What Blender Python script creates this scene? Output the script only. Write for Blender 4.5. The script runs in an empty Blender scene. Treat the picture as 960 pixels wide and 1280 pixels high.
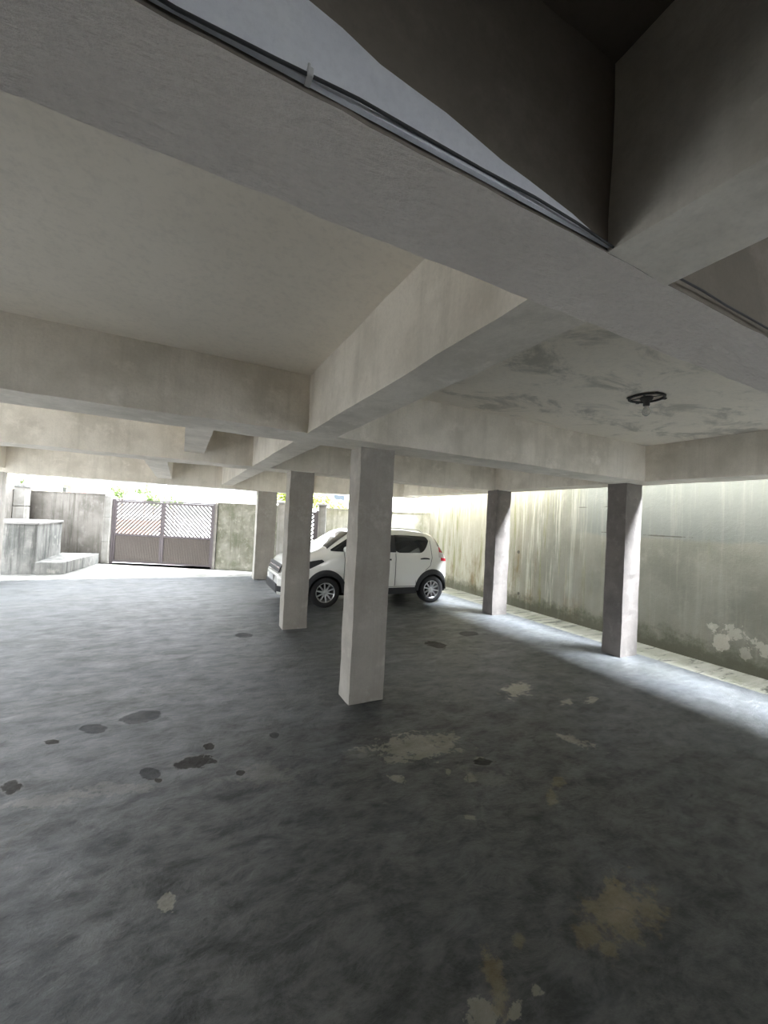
import bpy, bmesh, math, random
import numpy as np
from mathutils import Vector, Matrix, noise

# ------------------------------------------------------------------ camera, sky, exposure
scene = bpy.context.scene
COL = scene.collection
random.seed(11)
RNG = np.random.RandomState(5)

cam_data = bpy.data.cameras.new('camera')
cam = bpy.data.objects.new('camera', cam_data)
COL.objects.link(cam)
R_RIGHT = (0.891533, -0.45024, 0.049523)
R_UP = (-0.05266, 0.005563, 0.998597)
R_FWD = (0.449884, 0.89289, 0.01875)
cam.matrix_world = Matrix(((R_RIGHT[0], R_UP[0], -R_FWD[0], 0.0),
                           (R_RIGHT[1], R_UP[1], -R_FWD[1], 0.0),
                           (R_RIGHT[2], R_UP[2], -R_FWD[2], 1.7),
                           (0, 0, 0, 1)))
cam_data.sensor_fit = 'VERTICAL'
cam_data.sensor_height = 36.0
cam_data.sensor_width = 27.0
cam_data.lens = 503.76 / 1280 * 36.0
cam_data.clip_start = 0.02
cam_data.clip_end = 500
scene.camera = cam

# overcast sky: three times brighter overhead than at the horizon, with the veiled sun glowing
# through the cloud high over the neighbour's side
SKY_HORIZON = 1.1
SKY_ZENITH = 3.1
SKY_COLOR = (0.90, 0.95, 1.0)
GLOW_LOW = math.radians(57)        # lower edge of the bright streak of cloud, seen across the side passage
GLOW_STRENGTH = 235.0
world = bpy.data.worlds.new('world')
scene.world = world
world.use_nodes = True
wnt = world.node_tree
wb = wnt.nodes['Background']
wb.inputs['Color'].default_value = (*SKY_COLOR, 1)
wtc = wnt.nodes.new('ShaderNodeTexCoord')
wsx = wnt.nodes.new('ShaderNodeSeparateXYZ')
wnt.links.new(wtc.outputs['Generated'], wsx.inputs[0])
wmr = wnt.nodes.new('ShaderNodeMapRange')
wnt.links.new(wsx.outputs['Z'], wmr.inputs['Value'])
wmr.inputs['From Min'].default_value = 0.0
wmr.inputs['From Max'].default_value = 1.0
wmr.inputs['To Min'].default_value = SKY_HORIZON
wmr.inputs['To Max'].default_value = SKY_ZENITH
def wmath(op, a, c):
    nd = wnt.nodes.new('ShaderNodeMath'); nd.operation = op
    for k, v in ((0, a), (1, c)):
        if isinstance(v, (int, float)): nd.inputs[k].default_value = v
        else: wnt.links.new(v, nd.inputs[k])
    return nd.outputs[0]
def wramp(v, lo, hi, top=1.0):
    nd = wnt.nodes.new('ShaderNodeMapRange'); nd.interpolation_type = 'SMOOTHSTEP'
    wnt.links.new(v, nd.inputs['Value'])
    nd.inputs['From Min'].default_value = lo; nd.inputs['From Max'].default_value = hi
    nd.inputs['To Max'].default_value = top
    return nd.outputs['Result']
w_el = wmath('ARCTAN2', wsx.outputs['Z'], wsx.outputs['X'])
w_band = wmath('MULTIPLY', wramp(w_el, GLOW_LOW, GLOW_LOW + math.radians(7)), wramp(w_el, math.radians(85), math.radians(77)))
w_ends = wmath('MULTIPLY', wramp(wsx.outputs['Y'], -0.52, -0.38), wramp(wsx.outputs['Y'], -0.10, -0.20))
wgl = wmath('MULTIPLY', wmath('MULTIPLY', w_band, w_ends), GLOW_STRENGTH)
wad = wnt.nodes.new('ShaderNodeMath'); wad.operation = 'ADD'
wnt.links.new(wmr.outputs[0], wad.inputs[0]); wnt.links.new(wgl, wad.inputs[1])
wnt.links.new(wad.outputs[0], wb.inputs['Strength'])

vs = scene.view_settings
vs.view_transform = 'Standard'
vs.look = 'None'
vs.gamma = 1.0
vs.use_curve_mapping = False
vs.exposure = 2.15
try:
    scene.cycles.max_bounces = 14
    scene.cycles.diffuse_bounces = 10
    scene.cycles.use_fast_gi = False
except Exception:
    pass

# ------------------------------------------------------------------ building dimensions (metres)
SLAB = 2.82
SOF = 2.36
XL, XR = -3.60, 5.80
YB, YF = -3.0, 11.3
WALL_X = 6.50
U = Vector((math.cos(math.radians(-28.9)), math.sin(math.radians(-28.9)), 0))   # along the street wall
UN = Vector((-U.y, U.x, 0))                                                     # towards the street
W0 = Vector((-1.9, 14.55, 0))
STREET_ANG = math.radians(-28.9)

# ------------------------------------------------------------------ node helpers
def new_mat(name):
    m = bpy.data.materials.new(name)
    m.use_nodes = True
    nt = m.node_tree
    return m, nt, nt.nodes['Principled BSDF']

class NB:
    """small helper that writes shader nodes"""
    def __init__(self, nt):
        self.nt = nt
        self.pos = nt.nodes.new('ShaderNodeTexCoord').outputs['Object']
    def n(self, typ, **kw):
        nd = self.nt.nodes.new(typ)
        for k, v in kw.items():
            setattr(nd, k, v)
        return nd
    def put(self, sock, v):
        if hasattr(v, 'is_linked') or isinstance(v, bpy.types.NodeSocket):
            self.nt.links.new(v, sock)
        else:
            sock.default_value = v
    def math(self, op, a, b=0.0, c=None, clamp=False):
        nd = self.n('ShaderNodeMath', operation=op, use_clamp=clamp)
        self.put(nd.inputs[0], a); self.put(nd.inputs[1], b)
        if c is not None: self.put(nd.inputs[2], c)
        return nd.outputs[0]
    def noise(self, scale, detail=4, rough=0.55, stretch=None, dist=0.0, src=None, offset=(0, 0, 0)):
        mp = self.n('ShaderNodeMapping')
        mp.inputs['Scale'].default_value = stretch or (1, 1, 1)
        mp.inputs['Location'].default_value = offset
        self.nt.links.new(src or self.pos, mp.inputs['Vector'])
        nd = self.n('ShaderNodeTexNoise')
        nd.inputs['Scale'].default_value = scale
        nd.inputs['Detail'].default_value = detail
        nd.inputs['Roughness'].default_value = rough
        nd.inputs['Distortion'].default_value = dist
        self.nt.links.new(mp.outputs[0], nd.inputs['Vector'])
        return nd.outputs['Fac']
    def ramp(self, v, lo, hi, a=0.0, b=1.0, smooth=True):
        nd = self.n('ShaderNodeMapRange')
        nd.interpolation_type = 'SMOOTHSTEP' if smooth else 'LINEAR'
        self.put(nd.inputs['Value'], v)
        nd.inputs['From Min'].default_value = lo; nd.inputs['From Max'].default_value = hi
        nd.inputs['To Min'].default_value = a; nd.inputs['To Max'].default_value = b
        return nd.outputs['Result']
    def mix(self, f, a, b, blend='MIX'):
        nd = self.n('ShaderNodeMix', data_type='RGBA', blend_type=blend)
        self.put(nd.inputs[0], f)
        for i, v in ((6, a), (7, b)):
            if isinstance(v, tuple): nd.inputs[i].default_value = (*v[:3], 1)
            else: self.nt.links.new(v, nd.inputs[i])
        return nd.outputs[2]
    def sep(self):
        nd = self.n('ShaderNodeSeparateXYZ')
        self.nt.links.new(self.pos, nd.inputs[0])
        return nd.outputs
    def bump(self, h, strength, dist=0.01, normal=None):
        nd = self.n('ShaderNodeBump')
        nd.inputs['Strength'].default_value = strength
        nd.inputs['Distance'].default_value = dist
        self.nt.links.new(h, nd.inputs['Height'])
        if normal is not None: self.nt.links.new(normal, nd.inputs['Normal'])
        return nd.outputs[0]
    def voronoi(self, scale, stretch=(1, 1, 1), feature='DISTANCE_TO_EDGE', src=None, rand=1.0):
        mp = self.n('ShaderNodeMapping')
        mp.inputs['Scale'].default_value = stretch
        self.nt.links.new(src or self.pos, mp.inputs['Vector'])
        nd = self.n('ShaderNodeTexVoronoi', feature=feature)
        nd.inputs['Scale'].default_value = scale
        nd.inputs['Randomness'].default_value = rand
        self.nt.links.new(mp.outputs[0], nd.inputs['Vector'])
        return nd.outputs['Distance']

def plaster(name, base, dark, light=None, mott=1.2, bump=0.25, bscale=35, rough=0.85,
            streak=0.0, streak_col=(0.12, 0.11, 0.09), bstretch=(1, 1, 1), fine=0.5, bdist=0.01):
    m, nt, p = new_mat(name)
    b = NB(nt)
    c = b.mix(b.ramp(b.noise(mott, 6, 0.6), 0.35, 0.7), base, dark)
    if light:
        c = b.mix(b.ramp(b.noise(mott * 2.7, 6, 0.65, offset=(7, 3, 1)), 0.5, 0.75), c, light)
    c = b.mix(b.math('MULTIPLY', b.ramp(b.noise(60, 5, 0.7), 0.4, 0.75), 0.18), c, tuple(x * 0.6 for x in dark))
    if streak > 0:
        s = b.noise(3.0, 6, 0.7, stretch=(2.4, 2.4, 0.16), offset=(3, 1, 9))
        c = b.mix(b.math('MULTIPLY', b.ramp(s, 0.47, 0.68), streak), c, streak_col)
    nt.links.new(c, p.inputs['Base Color'])
    p.inputs['Roughness'].default_value = rough
    h = b.noise(bscale, 6, 0.65, stretch=bstretch)
    h2 = b.noise(mott * 5, 4, 0.5)
    hh = b.math('ADD', b.math('MULTIPLY', h, fine), h2)
    nt.links.new(b.bump(hh, bump, bdist), p.inputs['Normal'])
    return m

def simple(name, col, rough=0.5, metal=0.0, noise_amt=0.12, coat=0.0, nscale=25):
    m, nt, p = new_mat(name)
    b = NB(nt)
    c = b.mix(b.math('MULTIPLY', b.ramp(b.noise(nscale, 4), 0.4, 0.7), noise_amt * 4), col, tuple(x * 0.75 for x in col))
    nt.links.new(c, p.inputs['Base Color'])
    p.inputs['Roughness'].default_value = rough
    p.inputs['Metallic'].default_value = metal
    if coat: p.inputs['Coat Weight'].default_value = coat
    return m

M = {}
M['ceiling'] = plaster('ceiling_plaster', (0.50, 0.47, 0.42), (0.40, 0.38, 0.345), (0.56, 0.53, 0.48), 0.9, 0.12, 30)
M['beam'] = plaster('beam_plaster', (0.86, 0.81, 0.725), (0.66, 0.615, 0.535), (0.90, 0.85, 0.77), 2.0, 0.4, 45, streak=0.22,
                    streak_col=(0.42, 0.39, 0.32))
M['rough_beam'] = plaster('roughcast', (0.86, 0.80, 0.74), (0.76, 0.705, 0.65), (0.90, 0.845, 0.79), 1.2, 0.9, 38,
                          bstretch=(0.5, 1.3, 1), fine=1.5, bdist=0.014)
M['bare'] = plaster('bare_cement', (0.22, 0.20, 0.18), (0.16, 0.15, 0.13), None, 1.6, 0.35, 45)
M['pillar'] = plaster('pillar_plaster', (0.45, 0.425, 0.385), (0.35, 0.325, 0.29), (0.52, 0.495, 0.455), 2.0, 0.25, 50, streak=0.35,
                      streak_col=(0.30, 0.27, 0.25))
M['shaded_slab'] = plaster('shaded_slab_concrete', (0.23, 0.20, 0.165), (0.17, 0.15, 0.12), (0.27, 0.235, 0.20), 1.4, 0.3, 40)  # darker copy of the concrete, shade of the near bay put into the colour
M['pale_wedge'] = plaster('pale_wedge', (0.86, 0.88, 0.93), (0.78, 0.80, 0.86), (0.90, 0.92, 0.95), 3.0, 0.3, 25)  # bright colour for the lit wedge on the beam side
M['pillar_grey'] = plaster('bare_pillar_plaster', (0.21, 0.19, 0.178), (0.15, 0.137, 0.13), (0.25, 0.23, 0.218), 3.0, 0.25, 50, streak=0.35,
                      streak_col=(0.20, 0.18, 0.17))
M['pale_wall'] = plaster('pale_patched_wall', (0.62, 0.60, 0.52), (0.42, 0.41, 0.30), (0.72, 0.70, 0.62), 2.5, 0.3, 30, streak=0.5, streak_col=(0.22, 0.22, 0.12))  # street wall part made paler, light put into the colour
M['mossy_wall'] = plaster('mossy_wall', (0.29, 0.28, 0.235), (0.155, 0.155, 0.11), (0.40, 0.385, 0.325), 2.5, 0.4, 30, streak=0.5, streak_col=(0.10, 0.105, 0.06))
M['upper'] = plaster('unseen_facade_plaster', (0.08, 0.078, 0.075), (0.06, 0.06, 0.055), None, 0.8, 0.1, 30)  # unseen facade kept dark so it bounces little light
M['street_wall'] = plaster('street_wall_cement', (0.27, 0.25, 0.225), (0.15, 0.138, 0.12), (0.32, 0.30, 0.275), 1.3, 0.4, 30,
                           streak=0.75, streak_col=(0.10, 0.092, 0.075))
M['planter'] = plaster('planter_cement', (0.27, 0.265, 0.25), (0.14, 0.145, 0.138), (0.38, 0.365, 0.335), 2.0, 0.4, 30,
                       streak=0.85, streak_col=(0.07, 0.07, 0.065))
M['coping'] = plaster('coping_cement', (0.36, 0.345, 0.33), (0.25, 0.24, 0.23), None, 2.0, 0.3, 30)
M['cement_pier'] = plaster('pier_cement', (0.36, 0.345, 0.32), (0.22, 0.21, 0.19), None, 2.0, 0.3, 30, streak=0.5)
M['gate'] = simple('gate_paint', (0.13, 0.11, 0.115), 0.55, 0.2, 0.1)
M['gate_panel'] = simple('gate_sheet', (0.19, 0.165, 0.15), 0.55, 0.1, 0.15)
M['slat'] = simple('gate_slats', (0.12, 0.108, 0.105), 0.55, 0.2, 0.1)
M['car'] = simple('white_car_paint', (0.90, 0.90, 0.86), 0.25, 0.0, 0.0, 1.0)
M['black_plastic'] = simple('black_plastic', (0.022, 0.023, 0.026), 0.55, 0, 0.1)
M['dark_void'] = simple('dark_underside', (0.010, 0.010, 0.011), 0.8, 0, 0.1)
M['tyre'] = simple('tyre_rubber', (0.016, 0.016, 0.018), 0.75, 0, 0.1)
M['rim'] = simple('alloy', (0.62, 0.62, 0.63), 0.28, 0.85, 0.02)
M['tail_red'] = simple('red_lens', (0.45, 0.02, 0.04), 0.15, 0, 0.0, 1.0)
M['tail_clear'] = simple('clear_lens', (0.65, 0.60, 0.60), 0.12, 0, 0.0, 1.0)
M['chrome'] = simple('chrome', (0.75, 0.75, 0.76), 0.12, 1.0, 0.0)
M['plate'] = simple('number_plate', (0.55, 0.56, 0.57), 0.4, 0, 0.05)
M['iron'] = simple('weathered_iron', (0.05, 0.048, 0.045), 0.6, 0.4, 0.15)
M['cable'] = simple('cable_sheath', (0.035, 0.035, 0.037), 0.6, 0, 0.1)
M['clip'] = simple('clip_plastic', (0.6, 0.6, 0.6), 0.5, 0, 0.05)
M['wood_pole'] = simple('weathered_pole', (0.30, 0.29, 0.28), 0.8, 0, 0.1)
M['cream'] = simple('cream_render', (0.62, 0.56, 0.34), 0.85, 0, 0.08, nscale=3)
M['white_house'] = simple('white_render', (0.72, 0.68, 0.64), 0.85, 0, 0.1, nscale=3)
M['red_wall'] = simple('red_render', (0.55, 0.20, 0.18), 0.85, 0, 0.1, nscale=3)
M['brown_house'] = simple('brown_render', (0.40, 0.22, 0.15), 0.85, 0, 0.1, nscale=3)
M['roof_tile'] = simple('roof_tile', (0.55, 0.27, 0.22), 0.8, 0, 0.15, nscale=8)
M['roof_grey'] = simple('fibre_roof', (0.20, 0.19, 0.17), 0.8, 0, 0.15, nscale=6)
M['window_dark'] = simple('dark_window', (0.05, 0.06, 0.07), 0.2, 0, 0.05)
M['foliage'] = simple('leaves', (0.13, 0.20, 0.06), 0.6, 0, 0.25, nscale=4)
M['foliage_yellow'] = simple('yellow_leaves', (0.26, 0.30, 0.06), 0.6, 0, 0.25, nscale=4)
M['trunk'] = simple('bark', (0.16, 0.12, 0.09), 0.9, 0, 0.2)
M['plant_leaf'] = simple('plant_leaf', (0.16, 0.22, 0.09), 0.6, 0, 0.1)

def tint_glass():
    m, nt, p = new_mat('tinted_glass')
    p.inputs['Base Color'].default_value = (0.012, 0.016, 0.02, 1)
    p.inputs['Roughness'].default_value = 0.05
    p.inputs['IOR'].default_value = 1.5
    p.inputs['Coat Weight'].default_value = 0.5
    return m
M['glass'] = tint_glass()

def bulb_glass():
    m, nt, p = new_mat('bulb_glass')
    p.inputs['Base Color'].default_value = (0.8, 0.82, 0.8, 1)
    p.inputs['Roughness'].default_value = 0.15
    p.inputs['Transmission Weight'].default_value = 0.75
    p.inputs['IOR'].default_value = 1.3
    return m
M['bulb'] = bulb_glass()

# floor stains: kind, x, y and the inverse 2x2 shape matrix of each irregular blotch on the concrete
STAINS = (("d", -0.504, 3.725, 11.055, 1.757, -5.294, -13.583), ("d", -0.201, 3.808, 7.376, 1.048, 0.567, -8.644), ("p", 0.172, 2.995, 8.183, -0.006, -4.007, -13.32), ("p", 0.276, 3.16, 23.693, -0.384, -4.974, -23.151), ("d", -0.084, 2.971, 17.254, 1.008, -5.976, -14.609), ("p", -0.035, 2.874, 45.708, 1.983, -16.641, -40.433), ("p", -0.727, 3.624, 22.208, 5.704, -5.479, -28.741), ("p", -0.808, 3.129, 19.689, 7.715, 2.477, -13.343), ("p", 0.436, 2.767, 33.499, -4.177, -11.538, -28.226), ("d", 0.875, 5.864, 8.543, -1.142, -2.596, -8.52), ("d", 0.734, 3.141, 27.4, -5.605, -8.09, -20.587), ("d", 4.081, 4.975, 5.332, -4.27, -2.282, -7.553), ("p", 3.257, 4.659, 5.232, -3.962, -5.518, -4.552), ("s", 1.949, 2.093, 4.318, -5.141, -9.238, -8.41), ("p", 2.031, 2.253, 9.687, -8.313, -8.001, -19.778), ("l", 1.696, 2.606, 2.683, -1.473, -1.365, -5.824), ("l", 2.035, 2.293, 13.458, -11.375, -12.872, -31.918), ("l", 1.827, 2.143, 16.437, -13.265, -7.715, -18.795), ("l", 2.933, 2.175, 3.77, -6.686, -13.414, -5.797), ("b", 1.853, 1.129, 4.145, -6.422, -2.959, -6.704), ("b", 1.63, 1.124, 9.785, -13.3, -7.929, -17.833), ("b", 1.666, 1.042, 13.891, -20.833, -13.496, -30.215), ("b", 1.144, 1.148, 23.836, -11.193, -2.652, -12.332), ("l", 1.019, 1.09, 20.278, -5.351, -2.803, -17.116), ("l", 1.145, 1.048, 33.002, -32.936, -13.046, -28.748), ("l", 1.253, 1.057, 30.78, -33.558, -14.028, -31.038), ("b", 2.353, 1.882, 16.209, -19.395, -6.746, -16.38), ("l", 0.037, 1.969, 29.748, 0.79, -8.743, -19.863), ("l", 3.227, 3.112, 5.573, -4.904, -0.201, -7.266), ("l", 3.483, 2.723, 10.902, -13.54, -5.142, -13.766), ("l", 3.752, 2.641, 10.324, -14.266, -5.053, -13.548), ("l", 1.595, 1.855, 21.355, -17.234, -20.789, -49.218), ("l", 1.368, 2.323, 10.701, -8.447, -17.827, -17.363), ("l", 1.721, 2.251, 29.995, -21.654, -11.01, -26.954), ("s", 1.238, 2.646, 7.985, -3.452, -5.606, -13.934), ("s", -0.591, 2.92, 5.477, 1.699, -1.003, -13.047), ("s", -0.239, 2.885, 5.415, 0.615, -6.75, -16.307), ("s", 0.575, 2.692, 4.879, -0.877, -3.427, -8.372), ("b", 1.335, 1.217, 28.119, -28.57, -13.216, -29.644), ("b", 2.197, 1.795, 23.077, -26.96, -5.36, -12.869))

FLOOR_BASE = (0.076, 0.082, 0.090)
def floor_mat():
    m, nt, p = new_mat('worn_concrete_floor')
    b = NB(nt)
    n1 = b.noise(0.9, 7, 0.62)
    c = b.mix(b.ramp(n1, 0.32, 0.68), FLOOR_BASE, (0.054, 0.058, 0.058))
    # trowel swirls and flaking paint
    n2 = b.noise(3.4, 10, 0.78, stretch=(1.0, 1.9, 1), dist=0.5, offset=(4, 2, 0))
    c = b.mix(b.math('MULTIPLY', b.ramp(n2, 0.50, 0.66), 0.45), c, (0.125, 0.13, 0.137))
    n3 = b.noise(6.0, 9, 0.72, stretch=(1.0, 1.6, 1), dist=0.35, offset=(1, 8, 0))
    c = b.mix(b.math('MULTIPLY', b.ramp(n3, 0.56, 0.70), 0.22), c, (0.05, 0.05, 0.05))
    n4 = b.noise(14, 6, 0.7, offset=(2, 2, 0))
    c = b.mix(b.math('MULTIPLY', b.ramp(n4, 0.62, 0.70), 0.55), c, (0.145, 0.145, 0.145))
    # long dark scuffs
    n5 = b.noise(1.4, 8, 0.75, stretch=(0.8, 3.0, 1), dist=0.6, offset=(9, 9, 0))
    c = b.mix(b.math('MULTIPLY', b.ramp(n5, 0.58, 0.68), 0.4), c, (0.035, 0.035, 0.036))
    nd = b.noise(9, 6, 0.7, offset=(5, 5, 5))
    edge = b.math('MULTIPLY', b.math('SUBTRACT', nd, 0.5), 2.6)
    nfine = b.noise(30, 6, 0.75, offset=(1, 5, 5))
    edge_l = b.math('ADD', b.math('MULTIPLY', b.math('SUBTRACT', nd, 0.5), 4.0), b.math('MULTIPLY', b.math('SUBTRACT', nfine, 0.5), 2.2))
    masks = {'d': None, 'p': None, 'l': None, 'b': None, 's': None}
    for k, x, y, a0, a1, b0, b1 in STAINS:
        sub = b.n('ShaderNodeVectorMath', operation='SUBTRACT')
        nt.links.new(b.pos, sub.inputs[0]); sub.inputs[1].default_value = (x, y, 0)
        o = []
        for v in ((a0, a1, 0), (b0, b1, 0)):
            d = b.n('ShaderNodeVectorMath', operation='DOT_PRODUCT')
            nt.links.new(sub.outputs[0], d.inputs[0]); d.inputs[1].default_value = v
            o.append(d.outputs['Value'])
        r = b.math('SQRT', b.math('ADD', b.math('MULTIPLY', o[0], o[0]), b.math('MULTIPLY', o[1], o[1])))
        e = edge_l if k in 'lbs' else b.math('MULTIPLY', edge, 0.45 if k == 'd' else 0.9)
        v = b.math('SUBTRACT', 1.0, b.math('ADD', r, e))
        masks[k] = v if masks[k] is None else b.math('MAXIMUM', masks[k], v)
    ml = b.ramp(masks['l'], -0.05, 0.25)
    mb = b.ramp(masks['b'], -0.3, 0.35)
    mdk = b.ramp(masks['d'], -0.03, 0.06)
    mp = b.ramp(masks['p'], -0.05, 0.10)
    mpr = b.ramp(masks['p'], -0.35, 0.0)
    fl_ = b.math('MULTIPLY', b.ramp(b.noise(6.5, 9, 0.78, offset=(11, 3, 0)), 0.60, 0.66), b.ramp(b.noise(0.8, 3, offset=(1, 6, 0)), 0.45, 0.6))
    c = b.mix(b.math('MULTIPLY', fl_, 0.5), c, (0.20, 0.195, 0.18))
    c = b.mix(b.math('MULTIPLY', ml, 0.85), c, (0.36, 0.34, 0.28))
    c = b.mix(b.math('MULTIPLY', b.ramp(masks['s'], -0.1, 0.4), 0.45), c, (0.20, 0.19, 0.17))
    c = b.mix(b.math('MULTIPLY', mb, 0.75), c, (0.25, 0.20, 0.11))
    c = b.mix(b.math('MULTIPLY', mpr, 0.35), c, (0.17, 0.16, 0.145))
    c = b.mix(b.math('MULTIPLY', mdk, 0.75), c, (0.060, 0.062, 0.065))
    c = b.mix(b.math('MULTIPLY', mp, 0.85), c, (0.026, 0.022, 0.018))
    # near floor darkened, shade put into the colour, patchy and with a ragged rim
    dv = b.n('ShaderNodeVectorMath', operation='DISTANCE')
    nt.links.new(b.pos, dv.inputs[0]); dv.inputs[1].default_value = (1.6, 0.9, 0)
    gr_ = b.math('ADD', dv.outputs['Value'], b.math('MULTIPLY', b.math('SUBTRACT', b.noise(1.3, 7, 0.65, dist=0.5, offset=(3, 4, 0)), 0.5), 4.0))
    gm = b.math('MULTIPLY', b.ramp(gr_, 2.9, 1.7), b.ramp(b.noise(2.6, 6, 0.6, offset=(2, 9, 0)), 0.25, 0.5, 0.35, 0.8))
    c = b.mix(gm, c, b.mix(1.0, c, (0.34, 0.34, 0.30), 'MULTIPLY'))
    # fine crack lines
    wob = b.n('ShaderNodeVectorMath', operation='ADD')
    nt.links.new(b.pos, wob.inputs[0])
    nn = b.n('ShaderNodeTexNoise'); nn.inputs['Scale'].default_value = 3.0; nn.inputs['Detail'].default_value = 6
    nt.links.new(b.pos, nn.inputs['Vector'])
    sc = b.n('ShaderNodeVectorMath', operation='SCALE'); sc.inputs['Scale'].default_value = 0.5
    nt.links.new(nn.outputs['Color'], sc.inputs[0]); nt.links.new(sc.outputs[0], wob.inputs[1])
    vd = b.voronoi(0.55, src=wob.outputs[0])
    crack = b.math('MULTIPLY', b.ramp(vd, 0.006, 0.0), b.ramp(b.noise(1.1, 3, offset=(3, 3, 0)), 0.5, 0.6))
    c = b.mix(b.math('MULTIPLY', crack, 0.8), c, (0.06, 0.06, 0.055))
    nt.links.new(c, p.inputs['Base Color'])
    rg = b.ramp(b.noise(2.5, 7, 0.65, stretch=(1, 1.8, 1)), 0.3, 0.7, 0.34, 0.52)
    worn = b.ramp(n2, 0.42, 0.62)
    dull = b.math('MAXIMUM', mdk, mp)
    rg = b.math('ADD', rg, b.math('MULTIPLY', dull, 0.25))
    nt.links.new(rg, p.inputs['Roughness'])
    lvl = b.math('MULTIPLY', b.math('SUBTRACT', 1.0, b.math('MULTIPLY', dull, 0.5)), b.ramp(b.math('ADD', b.math('MULTIPLY', n3, 0.6), b.math('MULTIPLY', n2, 0.5)), 0.42, 0.68, 0.20, 0.95))
    nt.links.new(lvl, p.inputs['Specular IOR Level'])
    p.inputs['IOR'].default_value = 1.5
    h = b.math('ADD', b.math('MULTIPLY', n2, 1.0), b.math('MULTIPLY', n3, 0.9))
    h = b.math('ADD', h, b.math('MULTIPLY', b.noise(45, 6, 0.75), 0.30))
    h = b.math('SUBTRACT', h, b.math('MULTIPLY', mp, 0.9))
    h = b.math('SUBTRACT', h, b.math('MULTIPLY', mdk, 0.25))
    h = b.math('SUBTRACT', h, b.math('MULTIPLY', ml, 0.2))
    nt.links.new(b.bump(h, 0.5, 0.03), p.inputs['Normal'])
    return m
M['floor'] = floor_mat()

def yard_mat(name, base, dark, warm):
    m, nt, p = new_mat(name)
    b = NB(nt)
    c = b.mix(b.ramp(b.noise(1.2, 7, 0.65), 0.35, 0.7), base, dark)
    c = b.mix(b.math('MULTIPLY', b.ramp(b.noise(1.6, 7, 0.7, stretch=(0.5, 3.0, 1), offset=(3, 1, 0)), 0.5, 0.62), 0.55), c, warm)
    s = b.noise(2.2, 7, 0.75, stretch=(0.5, 3.6, 1), dist=0.6, offset=(8, 1, 0))
    c = b.mix(b.math('MULTIPLY', b.ramp(s, 0.55, 0.60), 0.85), c, (0.06, 0.06, 0.05))
    nt.links.new(c, p.inputs['Base Color'])
    p.inputs['Roughness'].default_value = 0.8
    nt.links.new(b.bump(b.math('ADD', s, b.noise(22, 6, 0.7)), 0.6, 0.02), p.inputs['Normal'])
    return m
M['yard'] = yard_mat('cracked_yard_concrete', (0.30, 0.295, 0.28), (0.19, 0.187, 0.17), (0.38, 0.37, 0.34))
M['gutter'] = yard_mat('gutter_concrete', (0.29, 0.285, 0.235), (0.20, 0.205, 0.15), (0.36, 0.345, 0.30))
M['bounce_ground'] = simple('bounce_ground', (0.50, 0.49, 0.47), 0.85, 0, 0.05, nscale=3)  # unseen ground made pale to throw light up onto the ceiling
M['street'] = simple('street_asphalt', (0.35, 0.34, 0.33), 0.9, 0, 0.1, nscale=3)

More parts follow.
